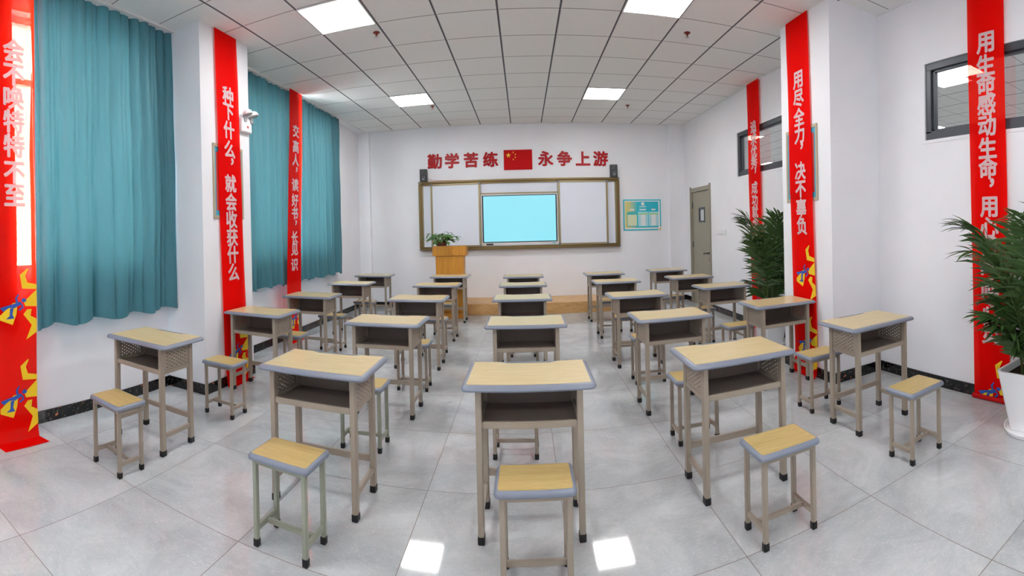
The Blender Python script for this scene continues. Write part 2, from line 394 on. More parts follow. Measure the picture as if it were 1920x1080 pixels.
# skirting
H, T = 0.1, 0.011
mb = MB().box(XL, XL + T, YR, PL[1], 0, H).box(XL, XL + T, PL[2], 8.955, 0, H)
mb.box(XL, PL[0], PL[1] - T, PL[1], 0, H).box(PL[0], PL[0] + T, PL[1] - T, PL[2] + T, 0, H).box(XL, PL[0], PL[2], PL[2] + T, 0, H)
struct(mb.build('baseboard_left', M['skirt']))
mb = MB().box(XR - T, XR, YR, PR[1], 0, H).box(XR - T, XR, PR[2], DOOR[0] - 0.05, 0, H).box(XR - T, XR, DOOR[1] + 0.05, 8.95, 0, H)
mb.box(PR[0], XR, PR[1] - T, PR[1], 0, H).box(PR[0] - T, PR[0], PR[1] - T, PR[2] + T, 0, H).box(PR[0], XR, PR[2], PR[2] + T, 0, H)
struct(mb.build('baseboard_right', M['skirt']))
mb = MB().box(-3.10, -1.74, YB - T, YB, 0, H).box(1.58, 2.985, YB - T, YB, 0, H).box(XL, -3.10, 8.955 - T, 8.955, 0, H).box(2.985, XR, 8.95 - T, 8.95, 0, H)
struct(mb.build('baseboard_back', M['skirt']))
# white ceiling edge trim and curtain track on the left
mb = MB().box(XL, XL + 0.16, YR, PL[1], ZC - 0.022, ZC).box(XL, XL + 0.16, PL[2], 8.955, ZC - 0.022, ZC)
struct(mb.build('trim_1', M['panel_frame']))
mb = MB().box(XR - 0.018, XR, YR, PR[1], ZC - 0.016, ZC).box(XR - 0.018, XR, PR[2], 8.95, ZC - 0.016, ZC).box(-3.1, 2.985, YB - 0.018, YB, ZC - 0.016, ZC)
struct(mb.build('trim_2', M['panel_frame']))
# stage in front of the board
struct(MB().box(-1.74, 1.58, 8.21, YB, 0, 0.2).build('floor_platform', M['stage_wood'], bevel=0.006))

# windows on the curtained side: white frames, clear glass
def left_window(name, y0, y1, z0, z1, nm):
    mb = MB(); x0, x1 = XL - 0.16, XL - 0.1; fw = 0.055
    mb.box(x0, x1, y0, y1, z0, z0 + fw).box(x0, x1, y0, y1, z1 - fw, z1).box(x0, x1, y0, y0 + fw, z0 + fw, z1 - fw).box(x0, x1, y1 - fw, y1, z0 + fw, z1 - fw)
    k = nm
    for i in range(1, k):
        yy = y0 + (y1 - y0) * i / k; mb.box(x0, x1, yy - 0.03, yy + 0.03, z0 + fw, z1 - fw)
    zz = z1 - 0.55; mb.box(x0 + 0.005, x1 - 0.005, y0 + fw, y1 - fw, zz - 0.025, zz + 0.025)
    o = struct(mb.build(name, M['white_plastic']))
    MB().box((x0 + x1) / 2 - 0.003, (x0 + x1) / 2 + 0.003, y0 + 0.03, y1 - 0.03, z0 + 0.03, z1 - 0.03).build('pane', M['glass'], o)
    MB().box(XL - 0.1, XL + 0.03, y0 - 0.02, y1 + 0.02, z0 - 0.03, z0).build('window_sill', M['whiteboard'], o)
left_window('window_1', *LW[0], 4)
left_window('window_2', *LW[1], 3)
def right_window(name, y0, y1, z0, z1, ymul):
    mb = MB(); x0, x1 = XR + 0.012, XR + 0.08; fw = 0.062
    for (a, b, c, d) in ((y0, y1, z0, z0 + fw + 0.02), (y0, y1, z1 - fw, z1), (y0, y0 + fw, z0 + fw, z1 - fw), (y1 - fw, y1, z0 + fw, z1 - fw)):
        mb.box(x0, x1, a, b, c, d)
    i0, i1, k0, k1 = y0 + fw, y1 - fw, z0 + fw + 0.02, z1 - fw
    for (a, b, c, d) in ((i0, i1, k0, k0 + 0.018), (i0, i1, k1 - 0.018, k1), (i0, i0 + 0.03, k0, k1), (i1 - 0.03, i1, k0, k1)):
        mb.box(x0 + 0.025, x1, a, b, c, d)
    mb.box(x0 + 0.025, x1, ymul - 0.03, ymul + 0.03, k0, k1)
    o = struct(mb.build(name, M['dark_grey_frame'], bevel=0.003))
    MB().box(x1 - 0.02, x1 - 0.012, i0, i1, k0, k1).build('pane', M['mirror_glass'], o)
    rv = MB()
    for (a, b, c, d) in ((y0 - 0.035, y1 + 0.035, z1, z1 + 0.03), (y1, y1 + 0.035, z0 - 0.03, z1), (y0 - 0.035, y0, z0 - 0.03, z1), (y0, y1, z0 - 0.03, z0)):
        rv.box(XR - 0.004, XR + 0.0, a, b, c, d)
    rv.build('window_reveal', M['wall'], o)
right_window('window_3', *RWIN[0], 1.35)
right_window('window_4', *RWIN[1], 5.2)

# door in the right wall
o = MB()
y0, y1, z1 = DOOR[0], DOOR[1], DOOR[3]
o.box(XR - 0.012, XR + 0.1, y0 - 0.025, y0 + 0.045, 0, z1 + 0.03).box(XR - 0.012, XR + 0.1, y1 - 0.045, y1 + 0.025, 0, z1 + 0.03).box(XR - 0.014, XR + 0.1, y0 + 0.045, y1 - 0.045, z1 - 0.06, z1 + 0.02)
o.box(XR - 0.02, XR, y0 - 0.03, y0 + 0.012, 0, z1 + 0.05).box(XR - 0.02, XR, y1 - 0.012, y1 + 0.03, 0, z1 + 0.05)
door = struct(o.build('door_1', M['door_trim'], bevel=0.003))
leaf = holed(MB(), 'x', XR + 0.014, XR + 0.055, y0 + 0.05, y1 - 0.05, 0.008, z1 - 0.065, [(7.93, 8.20, 1.60, 1.87)]).build('door_leaf', M['door'], door)
fr = MB()
for (a, b, c, d) in ((7.92, 8.21, 1.59, 1.625), (7.92, 8.21, 1.845, 1.88), (7.92, 7.95, 1.625, 1.845), (8.18, 8.21, 1.625, 1.845)): fr.box(XR + 0.004, XR + 0.05, a, b, c, d)
fr.build('vision_panel_frame', M['dark_grey_frame'], leaf)
MB().box(XR + 0.03, XR + 0.036, 7.95, 8.18, 1.625, 1.845).build('vision_panel', M['frost'], leaf)
hd = MB().box(XR + 0.004, XR + 0.014, 7.685, 7.735, 0.99, 1.05).tube([(XR + 0.01, 7.71, 1.02), (XR - 0.04, 7.71, 1.02), (XR - 0.045, 7.73, 1.02), (XR - 0.045, 7.86, 1.012), (XR - 0.04, 7.88, 1.0)], 0.011, 8)
hd.build('door_handle', M['black'], leaf)
MB().lathe([(0.0, 0), (0.024, 0), (0.024, 0.012), (0.0, 0.012)], 0, 0, 14).build('key_escutcheon', M['black'], leaf)
e = bpy.data.objects['key_escutcheon']; e.matrix_local = Matrix.Translation((XR + 0.014, 7.71, 0.90)) @ Matrix.Rotation(-PI / 2, 4, 'Y')
for z in (0.35, 1.16, 1.93): MB().box(XR - 0.004, XR + 0.014, y1 - 0.06, y1 - 0.04, z - 0.06, z + 0.06).build('hinge', M['dark_grey_frame'], leaf)

# ------------------------------------------------------------------ ceiling lamps and sprinklers
def cell(i, j): return ((i - 0.3318) * 0.6, (j + 6.2944) * 0.6)
PLACE = {(-4, 0): 'left panel of the pair nearest the camera', (2, 0): 'right panel of the pair nearest the camera', (-4, 5): 'left panel of the pair nearest the whiteboard', (2, 5): 'right panel of the pair nearest the whiteboard',
         (-4, -5): '', (2, -5): '', (-4, -10): '', (2, -10): ''}
LAMPS = [(*cell(-3 if i == -4 else 2, j), s) for (i, j), s in PLACE.items()]
LAMPS += [(4.91, 3.43, 'seen through the high window nearest the camera'), (7.66, 6.14, 'far lamp low in the high window nearest the camera'), (7.9, 13.2, 'seen through the high window beyond the right pillar'), (4.91, 9.4, ''), (4.91, 6.5, ''), (7.66, 0.3, ''), (4.91, 0.3, ''), (7.66, 9.4, ''), (4.91, 12.4, '')]  # the unlabelled ones are unseen, added to brighten the next room
for x0, y0, s in LAMPS:
    if s: lt = thing('ceiling_light', 'square white LED ceiling panel, lit, ' + s, 'ceiling light', (x0 + 0.3, y0 + 0.3, ZC), 0, 'LED ceiling panels')
    else:      # unseen: rows carried on behind the camera, extras added to light the next room
        lt = bpy.data.objects.new('ceiling_light', None); COL.objects.link(lt); lt.location = (x0 + 0.3, y0 + 0.3, ZC); struct(lt)
    mb = MB()
    for (a, b, c, d) in ((-0.295, 0.295, -0.295, -0.283), (-0.295, 0.295, 0.283, 0.295), (-0.295, -0.283, -0.283, 0.283), (0.283, 0.295, -0.283, 0.283)): mb.box(a, b, c, d, -0.012, 0)
    mb.build('lamp_frame', M['panel_frame'], lt)
    MB().box(-0.283, 0.283, -0.283, 0.283, -0.009, -0.001).build('diffuser', M['panel'], lt)
for (x, y, s) in ((-1.47, 4.58, 'left of the middle, nearer the camera'), (-1.46, 7.52, 'left of the middle, nearer the whiteboard'), (1.80, 4.69, 'right of the middle, nearer the camera'), (1.83, 7.70, 'right of the middle, nearer the whiteboard')):
    t_ = thing('sprinkler', 'small red-brown pendant sprinkler on the ceiling, ' + s, 'sprinkler', (x, y, ZC), 0, 'ceiling sprinklers')
    MB().lathe([(0.036, 0), (0.036, -0.006), (0.02, -0.012)], n=16).build('escutcheon', M['sprinkler'], t_)
    MB().lathe([(0.012, -0.01), (0.014, -0.03), (0.007, -0.034), (0.006, -0.05)], n=12).build('sprinkler_body', M['sprinkler'], t_)
    MB().lathe([(0.02, -0.05), (0.021, -0.054), (0.004, -0.056)], n=16).build('deflector', M['chrome'], t_)

# ------------------------------------------------------------------ curtains
def curtain(name, label, y0, y1, x, zt, zb, seed, lining_edge=False):
    rnd = random.Random(seed); n = int((y1 - y0) / 0.009) + 2; nz = 30
    ph = [rnd.uniform(0, 6.28) for _ in range(6)]; k1 = rnd.uniform(24, 28)
    def crease(v): return 1.0 - 2.0 * abs(math.sin(v / 2)) ** 0.55       # round lobes meeting in narrow creases
    def off(y, f):   # f 0 top .. 1 bottom: tight pleats at the top loosen into broad folds
        top = crease(y * k1 * 2.1 + ph[0] + 0.9 * math.sin(y * 5 + ph[1]))
        fold = crease(y * k1 * 0.72 + ph[2] + 1.3 * math.sin(y * 2.3 + ph[3]) + 0.5 * math.sin(f * 3 + ph[1])) + 0.5 * crease(y * k1 * 1.45 + ph[4] + 0.9 * f + 0.7 * math.sin(y * 4 + ph[5]))
        return -((1 - f) ** 1.2 * 0.021 * top + (0.018 + 0.028 * f) * fold) + 0.005 * math.sin(f * 7 + y * 3 + ph[5]) + 0.004 * math.sin(f * 17 + y * 9)
    rows = []
    for k in range(nz + 1):
        f = k / nz
        rows.append([(x + off(y0 + (y1 - y0) * i / (n - 1), f), y0 + (y1 - y0) * i / (n - 1) + 0.012 * math.sin(f * 2.2 + i * 0.05) * f,
                      zt + (zb + 0.018 * math.sin((y0 + (y1 - y0) * i / (n - 1)) * k1 * 0.62 + ph[2] + 1.3) - zt) * f) for i in range(n)])
    vs = [p for r in rows for p in r]; fs = [(k * n + i, k * n + i + 1, (k + 1) * n + i + 1, (k + 1) * n + i) for k in range(nz) for i in range(n - 1)]
    o = MB().add(vs, fs).build(name, M['curtain'], smooth=True, recalc=False)
    tag(o, label, 'curtain', 'teal curtains')
    hem = MB(); hr = []
    for k in (nz - 1, nz):
        hr.append([(p[0] + 0.003, p[1], p[2] + (0.0 if k == nz else -((rows[k][i][2] - rows[nz][i][2]) - 0.05))) for i, p in enumerate(rows[k])])
    hv = [p for r in hr for p in r]
    hem.add(hv, [(i, i + 1, n + i + 1, n + i) for i in range(n - 1)]).build('hem', M['curtain'], o, smooth=True, recalc=False)
    if lining_edge:
        ln = MB(); pts = [(rows[k][0][0] - 0.004, rows[k][0][1], rows[k][0][2]) for k in range(8, nz + 1)]
        ln.add([p for p in pts] + [(p[0] - 0.012, p[1] - 0.03 * min(1, (i + 1) / 8), p[2] - 0.004) for i, p in enumerate(pts)], [(i, i + 1, len(pts) + i + 1, len(pts) + i) for i in range(len(pts) - 1)])
        ln.build('lining', M['lining'], o, smooth=True, recalc=False)
    return o
XC = XL + 0.09
curtain('curtain', 'wide teal curtain left of the left pillar, nearest the camera', 1.76, 3.375, XC, ZC - 0.018, 0.815, 3, True)
curtain('curtain', 'teal curtain mostly outside the frame behind the leftmost red banner', 0.35, 1.60, XC, ZC - 0.018, 0.83, 5)
curtain('curtain', 'teal curtain between the left pillar and the banner hung over the far window', 4.24, 6.03, XC, ZC - 0.018, 0.83, 8)
curtain('curtain', 'teal curtain at the far end of the left wall, nearest the whiteboard', 6.10, 7.70, XC, ZC - 0.018, 0.83, 11)

# ------------------------------------------------------------------ red banners with white lettering
FIG_Y = [[(163, 178), (128, 214), (105, 240), (112, 262), (163, 268)],
         [(122, 62), (88, 95), (98, 168), (163, 176), (163, 150), (121, 138), (112, 102), (126, 66)],
         [(0, 302), (58, 240), (78, 240), (72, 300), (55, 355), (0, 325)],
         [(120, 280), (103, 305), (140, 365), (115, 440), (168, 405), (165, 335), (135, 315), (140, 280)]]
FIG_B = [[(105 + 11 * math.cos(k * PI / 6), 230 + 11 * math.sin(k * PI / 6)) for k in range(12)],
         [(80, 195), (66, 215), (70, 242), (80, 238), (75, 218), (84, 200)],
         [(58, 246), (90, 236), (96, 250), (62, 268)],
         [(0, 262), (14, 282), (40, 264), (62, 268), (60, 246), (35, 252)],
         [(44, 268), (42, 308), (25, 322), (62, 322), (54, 300), (60, 268)],
         [(90, 250), (97, 265), (80, 278), (88, 284), (104, 268), (98, 248)]]
def banner(label, side, x, top, bot, text, figs, kick=0.0, zt=ZC - 0.004, rod=False, wave=0.0035, seed=1, lift=0.0):
    """side +1: hangs on the left and faces +x (reads along +y); -1: faces -x (reads along -y). top/bot = (y_min, y_max)"""
    rnd = random.Random(seed); p1, p2 = rnd.uniform(0, 6), rnd.uniform(0, 6)
    L_ = zt + kick
    def P(s, z, h=0.0):     # s 0..1 reading direction
        f = (zt - z) / zt; fz = min(max(f, 0), 1)
        a = top[0] + (bot[0] - top[0]) * fz; b = top[1] + (bot[1] - top[1]) * fz
        y = a + (b - a) * s if side > 0 else b + (a - b) * s
        dx = wave * (math.sin(z * 2.1 + p1) + 0.5 * math.sin(z * 4.3 + s * 2.4 + p2)) * min(1, (zt - z) * 2)
        if z < 0: return (x + side * (dx * 0 + 0.03 + (-z)), y + side * (-z) * 0.15, 0.004 + h)
        out = 0.03 * max(0, 1 - z / 0.35) ** 2 if kick else 0.0
        return (x + side * (dx + out + h), y, max(z, 0.004) + lift)
    nz, ns = 60, 6; rows = []
    for k in range(nz + 1):
        z = zt - L_ * k / nz; rows.append([P(i / ns, z) for i in range(ns + 1)])
    o = MB().add([p for r in rows for p in r], [(k * (ns + 1) + i, k * (ns + 1) + i + 1, (k + 1) * (ns + 1) + i + 1, (k + 1) * (ns + 1) + i) for k in range(nz) for i in range(ns)]).build('banner', M['banner'], smooth=True, recalc=False)
    tag(o, label, 'banner', 'red vertical slogan banners')
    W_ = top[1] - top[0]
    for ch, z in text:
        a = 0.035 if ch == '，' else 0.0; mb = MB()
        add_glyph(mb, ch, a, z, 0.19, lambda aa, bb, hh: P(0.5 + aa / W_, bb, 0.002 + hh), 0.0, 0.034)
        mb.build('printed_character', M['letter'], o, recalc=False)
    for zf in figs:
        fy, fb = MB(), MB()
        conv = lambda px_, py_: (1 - (163 - px_) / 515 / W_, zf - (py_ - 62) / 687)
        def poly(mb_, pl, h):
            pts = [conv(*p) for p in pl]; pts = [(min(max(s, 0.0), 1.0), max(z, 0.006)) for s, z in pts]
            n = len(pts); c_ = (sum(p[0] for p in pts) / n, sum(p[1] for p in pts) / n)
            mb_.add([P(s, z, h) for s, z in pts], [tuple(range(n))])
        for pl in FIG_Y: poly(fy, pl, 0.0035)
        for pl in FIG_B: poly(fb, pl, 0.005)
        so = fy.build('star_figure', M['star_yellow'], o, recalc=False); fb.build('running_figure', M['star_blue'], so, recalc=False)
    if rod:
        ya, yb = bot
        MB().tube([(x + side * 0.012, ya - 0.01, 0.022), (x + side * 0.012, yb + 0.01, 0.022)], 0.02, 12).build('bottom_rod', M['red_flag'], o, smooth=True)
    return o
def seq(txt, zs): return list(zip(txt, zs))
banner('leftmost red banner, glowing in front of the window and trailing on the floor', 1, XL + 0.185, (1.40, 1.765), (1.37, 1.735),
       seq('会不唤特特不至', (2.99, 2.80, 2.625, 2.44, 2.25, 2.04, 1.865)), (1.30, 0.60), kick=0.13, seed=2)
banner('red banner with white writing down the face of the left pillar', 1, PL[0] + 0.02, (3.60, 3.975), (3.67, 4.075),
       seq('种下什么，就会收获什么', (2.981, 2.811, 2.624, 2.426, 2.30, 2.07, 1.878, 1.697, 1.51, 1.33, 1.149)), (0.60,), kick=0.05, seed=3)
banner('red banner between the two far curtains on the left wall', 1, XL + 0.185, (5.73, 6.11), (5.48, 5.90),
       seq('交高人，读好书，长见识', (3.037, 2.811, 2.617, 2.475, 2.249, 2.026, 1.836, 1.70, 1.489, 1.316, 1.097)), (0.62,), kick=0.03, seed=4)
banner('red banner on the right wall beyond the right pillar, behind the far palm', -1, XR - 0.03, (5.745, 6.105), (5.69, 6.04),
       seq('追求优秀，成功就会追随你', (2.967, 2.784, 2.601, 2.434, 2.312, 2.068, 1.885, 1.717, 1.548, 1.37, 1.19, 1.01)), (0.66,), seed=5, kick=0.02)
banner('red banner with white writing down the face of the right pillar', -1, PR[0] - 0.02, (3.685, 4.075), (3.585, 3.985),
       seq('用尽全力，决不辜负', (2.99, 2.802, 2.614, 2.432, 2.313, 2.061, 1.874, 1.686, 1.503)), (1.31, 0.60), kick=0.03, seed=6)
banner('rightmost red banner on the right wall behind the near potted palm', -1, XR - 0.03, (1.875, 2.235), (1.83, 2.185),
       seq('用生命感动生命，用心灵呼唤心灵', (3.015, 2.828, 2.673, 2.504, 2.326, 2.139, 1.969, 1.844, 1.642, 1.47, 1.30, 1.12, 0.94, 0.757, 0.57)), (0.36,), rod=True, seed=7)

# ------------------------------------------------------------------ pictures on the pillars, emergency lamp, switches
def picture(label, side, xw, y0, y1, z0, z1):
    fw = 0.034; t_ = thing('framed_picture', label, 'picture', (xw, (y0 + y1) / 2, z0), 0, 'framed pictures behind the pillar banners')
    hw = (y1 - y0) / 2; h = z1 - z0; xa, xb = sorted((0, side * 0.011))
    mb = MB()
    for (a, b, c, d) in ((-hw, hw, 0, fw), (-hw, hw, h - fw, h), (-hw, -hw + fw, fw, h - fw), (hw - fw, hw, fw, h - fw)): mb.box(xa, xb, a, b, c, d)
    mb.build('frame', M['frame_beige'], t_, bevel=0.004)
    xa, xb = sorted((side * 0.001, side * 0.006)); MB().box(xa, xb, -hw + fw, hw - fw, fw, h - fw).build('print', M['picture_teal'], t_)
    xa, xb = sorted((side * 0.006, side * 0.007)); MB().box(xa, xb, -hw * 0.80, hw * 0.80, fw + 0.05, h - fw - 0.05).build('print_centre', M['picture_red'], t_)
picture('champagne-framed picture behind the banner on the left pillar', 1, PL[0], 3.55, 4.07, 1.70, 2.46)
picture('champagne-framed picture behind the banner on the right pillar', -1, PR[0], 3.565, 4.12, 1.747, 2.50)
em = thing('emergency_light', 'white twin-head emergency light on the left pillar beside its banner', 'emergency light', (PL[0], 4.108, 2.65))
MB().box(0, 0.045, -0.093, 0.1, 0, 0.155).build('case', M['white_plastic'], em, bevel=0.006)
MB().box(0.045, 0.0465, 0.005, 0.035, 0.045, 0.07).build('indicator', M['picture_red'], em)
for yy in (-0.03, 0.085):
    hb = MB(); hb.box(0.03, 0.06, yy - 0.018, yy + 0.018, 0.11, 0.175); lamp = hb.build('lamp_bracket', M['plate_shade'], em)
    dome = MB().lathe([(0.056, 0.0), (0.058, 0.008), (0.05, 0.034), (0.03, 0.05), (0.004, 0.056)], n=20).build('lamp_head', M['white_plastic'], lamp, smooth=True)
    lens = MB().lathe([(0.053, 0.0), (0.044, -0.008), (0.004, -0.012)], n=20).build('lamp_lens', M['lens'], lamp, smooth=True)
    for q in (dome, lens): q.matrix_local = Matrix.Translation((0.075, yy + 0.01, 0.185)) @ Matrix.Rotation(-0.22, 4, 'Y') @ Matrix.Rotation(0.15, 4, 'X')
sw = thing('light_switch', 'long white light switch plate beside the door', 'light switch', (XR, 7.18, 1.41))
MB().box(-0.01, 0, -0.2, 0.2, -0.045, 0.045).build('plate', M['white_plastic'], sw, bevel=0.003)
for k in range(5): MB().box(-0.013, -0.009, -0.185 + k * 0.076, -0.185 + k * 0.076 + 0.066, -0.035, 0.035).build('rocker', M['white_plastic'], sw)
so = thing('wall_socket', 'small white wall socket below the teal notice poster', 'socket', (2.135, YB, 1.40))
MB().box(-0.043, 0.043, -0.01, 0, -0.043, 0.043).build('plate', M['white_plastic'], so, bevel=0.003)
MB().box(-0.033, 0.033, -0.0125, -0.009, -0.033, 0.033).build('socket_face', M['white_plastic'], so, bevel=0.001)

# ------------------------------------------------------------------ back wall: lettering, flag, board, screen, speakers, poster
def fwall(x0, z0, y): return lambda a, b, h: (x0 + a, y - h, z0 + b)
NAMES = dict(zip('勤学苦练永争上游', ('leftmost, above the left speaker', 'second from the left', 'third from the left', 'just left of the flag', 'just right of the flag', 'second right of the flag', 'third right of the flag', 'rightmost, above the right speaker')))
for ch, x in zip('勤学苦练永争上游', (-1.738, -1.386, -1.004, -0.616, 0.474, 0.846, 1.216, 1.57)):
    mb = MB(); zc = 2.925 - 0.008 * x
    add_glyph(mb, ch, 0, 0, 0.305, fwall(0, 0, 0), 0.012, 0.034)
    o = mb.build('wall_character', M['red_acrylic'], recalc=False); o.location = (x, YB - 0.001, zc)
    tag(o, 'red acrylic character %s on the back wall, %s' % (ch, NAMES[ch]), 'wall lettering', 'red slogan characters above the whiteboard')
flag = MB().box(-0.28, 0.28, -0.012, 0, -0.198, 0.198).build('flag_panel', M['red_flag'], bevel=0.002); flag.location = (-0.072, YB - 0.001, 2.907)
tag(flag, 'red flag panel with five yellow stars on the back wall', 'flag')
def star(cx, cz, r, rot, name):
    pts = [(cx + (r if k % 2 == 0 else r * 0.382) * math.sin(rot + k * PI / 5), cz + (r if k % 2 == 0 else r * 0.382) * math.cos(rot + k * PI / 5)) for k in range(10)]
    MB().prism(pts, lambda a, b, h: (a, -0.012 - h, b), 0.002).build(name, M['yellow'], flag)
star(-0.187, 0.092, 0.056, 0, 'large_star')
for (x, z, a) in ((-0.092, 0.148, 0.4), (-0.052, 0.106, 0.1), (-0.053, 0.050, 0.0), (-0.092, 0.008, 0.35)): star(x, z, 0.019, a, 'small_star')

BX0, BX1, BZ0, BZ1, BY = -2.068, 1.925, 1.150, 2.528, YB
board = thing('whiteboard', 'wide bronze-framed sliding whiteboard on the back wall', 'whiteboard', (0, BY, 0))
mb = MB()
mb.box(BX0, BX1, -0.105, -0.0, BZ1 - 0.038, BZ1).box(BX0, BX1, -0.06, 0, BZ1 - 0.075, BZ1 - 0.038)
mb.box(BX0, BX1, -0.105, 0, BZ0, BZ0 + 0.035).box(BX0, BX1, -0.065, 0, BZ0 + 0.035, BZ0 + 0.07)
mb.box(BX0, BX0 + 0.055, -0.1, 0, BZ0 + 0.035, BZ1 - 0.038).box(BX1 - 0.055, BX1, -0.1, 0, BZ0 + 0.035, BZ1 - 0.038)
mb.build('outer_frame', M['bronze'], board, bevel=0.008)
for x in (BX0 - 0.003, BX1 - 0.032):
    for z in (BZ0 - 0.003, BZ1 - 0.037): MB().box(x, x + 0.035, -0.108, 0, z, z + 0.04).build('corner_cap', M['joint'], board, bevel=0.008)
def fixed_panel(x0, x1):
    p_ = MB().box(x0 + 0.03, x1 - 0.03, -0.026, -0.014, BZ0 + 0.07, BZ1 - 0.075).build('fixed_panel', M['whiteboard'], board)
    for xa in (x0, x1 - 0.03): MB().box(xa, xa + 0.03, -0.034, -0.01, BZ0 + 0.07, BZ1 - 0.075).build('panel_edge', M['bronze_light'], p_)
fixed_panel(BX0 + 0.055, -0.86); fixed_panel(0.73, BX1 - 0.055)
def slide_panel(x0, x1):
    p_ = MB().box(x0 + 0.03, x1 - 0.03, -0.072, -0.06, BZ0 + 0.085, BZ1 - 0.085).build('sliding_panel', M['whiteboard'], board)
    mb = MB(); z0, z1 = BZ0 + 0.06, BZ1 - 0.055
    mb.box(x0, x0 + 0.04, -0.085, -0.055, z0, z1).box(x1 - 0.04, x1, -0.085, -0.055, z0, z1).box(x0 + 0.04, x1 - 0.04, -0.085, -0.055, z0, z0 + 0.035).box(x0 + 0.04, x1 - 0.04, -0.085, -0.055, z1 - 0.035, z1)
    mb.build('panel_edge', M['bronze_light'], p_, bevel=0.004)
    for x in (x0 - 0.004, x1 - 0.04):
        for z in (z0 - 0.004, z1 - 0.04): MB().box(x, x + 0.044, -0.088, -0.052, z, z + 0.044).build('corner_cap', M['joint'], p_, bevel=0.005)
slide_panel(-1.826, -0.825); slide_panel(0.695, 1.69)
MB().box(-0.87, 0.74, -0.03, -0.012, 2.262, BZ1 - 0.075).build('header_panel', M['whiteboard'], board)
MB().box(-0.87, 0.74, -0.05, -0.012, 2.238, 2.266).build('header_rail', M['bronze_light'], board, bevel=0.004)
scr = thing('interactive_display', 'lit cyan interactive screen set in the middle of the whiteboard', 'screen', (-0.066, BY, 1.222))
mb = MB(); W2, H2 = 0.757, 1.012
mb.box(-W2, W2, -0.06, -0.015, 0, 0.06).box(-W2, W2, -0.06, -0.015, H2 - 0.022, H2).box(-W2, -W2 + 0.022, -0.06, -0.015, 0.06, H2 - 0.022).box(W2 - 0.022, W2, -0.06, -0.015, 0.06, H2 - 0.022)
mb.build('bezel', M['silver'], scr, bevel=0.003)
MB().box(-W2 + 0.022, W2 - 0.022, -0.05, -0.02, 0.06, H2 - 0.022).build('black_border', M['black'], scr)
MB().box(-W2 + 0.047, W2 - 0.045, -0.052, -0.05, 0.078, H2 - 0.036).build('screen', M['screen'], scr)
MB().box(-W2 + 0.09, -W2 + 0.23, -0.0615, -0.06, 0.012, 0.046).build('port_panel', M['black'], scr)
MB().box(-W2 + 0.02, -W2 + 0.06, -0.0615, -0.06, 0.02, 0.04).build('sticker', M['orange_tag'], scr)
MB().box(W2 - 0.12, W2 - 0.06, -0.0615, -0.06, 0.02, 0.042).build('badge', M['paper_teal'], scr)
def speaker(x, label, tilt):
    s_ = thing('speaker', label, 'speaker', (x, BY - 0.085, BZ1), tilt, 'speakers on the whiteboard')
    MB().box(-0.075, 0.075, -0.06, 0.07, 0, 0.25).build('cabinet', M['black'], s_, bevel=0.006)
    for z, r, nm in ((0.088, 0.055, 'woofer'), (0.185, 0.03, 'tweeter')):
        d = MB().lathe([(r, 0), (r, 0.004), (r * 0.85, 0.004), (r * 0.25, -0.012), (0.002, -0.008)], n=24).build(nm, M['dark_glass'], s_, smooth=True)
        d.matrix_local = Matrix.Translation((0, -0.061, z)) @ Matrix.Rotation(PI / 2, 4, 'X')
speaker(-1.955, 'small black speaker on the left end of the whiteboard frame', 0.15)
speaker(1.815, 'small black speaker on the right end of the whiteboard frame', -0.15)
c_ = MB().tube([(-1.87, BY - 0.04, BZ1 + 0.06), (-1.8, BY - 0.035, BZ1 + 0.035), (-1.65, BY - 0.03, BZ1 + 0.02), (-1.4, BY - 0.03, BZ1 + 0.008), (-1.2, BY - 0.03, BZ1 + 0.005)], 0.004, 6).build('speaker_cable', M['cable_red'])
tag(c_, 'thin red cable running from the left speaker along the whiteboard top', 'cable')

po = thing('notice_poster', 'teal and yellow notice poster right of the whiteboard', 'poster', (2.41, YB - 0.002, 1.774))
MB().box(-0.398, 0.398, -0.008, 0, -0.315, 0.315).build('backing', M['poster_edge'], po)
MB().box(-0.372, 0.372, -0.0095, -0.008, -0.289, 0.289).build('white_margin', M['poster_pink'], po)
MB().box(-0.36, 0.345, -0.0105, -0.0095, -0.262, 0.272).build('printed_field', M['poster'], po)
MB().box(0.335, 0.398, -0.0105, -0.008, -0.315, -0.25).build('corner_patch', M['poster_pink'], po)
MB().box(0.36, 0.39, -0.0115, -0.0105, -0.312, -0.272).build('corner_tag', M['orange_tag'], po)
mb = MB().lathe([(0.034, 0), (0.034, 0.0015), (0.002, 0.0015)], n=20); e = mb.build('emblem', M['poster_pink'], po); e.matrix_local = Matrix.Translation((0.012, -0.0105, 0.225)) @ Matrix.Rotation(PI / 2, 4, 'X')
mb = MB()
for k in range(8): mb.box(-0.06 + k * 0.018, -0.06 + k * 0.018 + 0.014, -0.0117, -0.0105, 0.158, 0.176)
mb.build('title_line', M['poster_pink'], po)
for cx, wd in ((-0.21, 0.09), (0.013, 0.145), (0.24, 0.09)):
    mb = MB(); n = max(3, int(wd / 0.03))
    for k in range(n): mb.box(cx - wd / 2 + k * wd / n, cx - wd / 2 + (k + 0.8) * wd / n, -0.0117, -0.0105, 0.092, 0.122)
    mb.build('heading', M['poster_pink'], po)
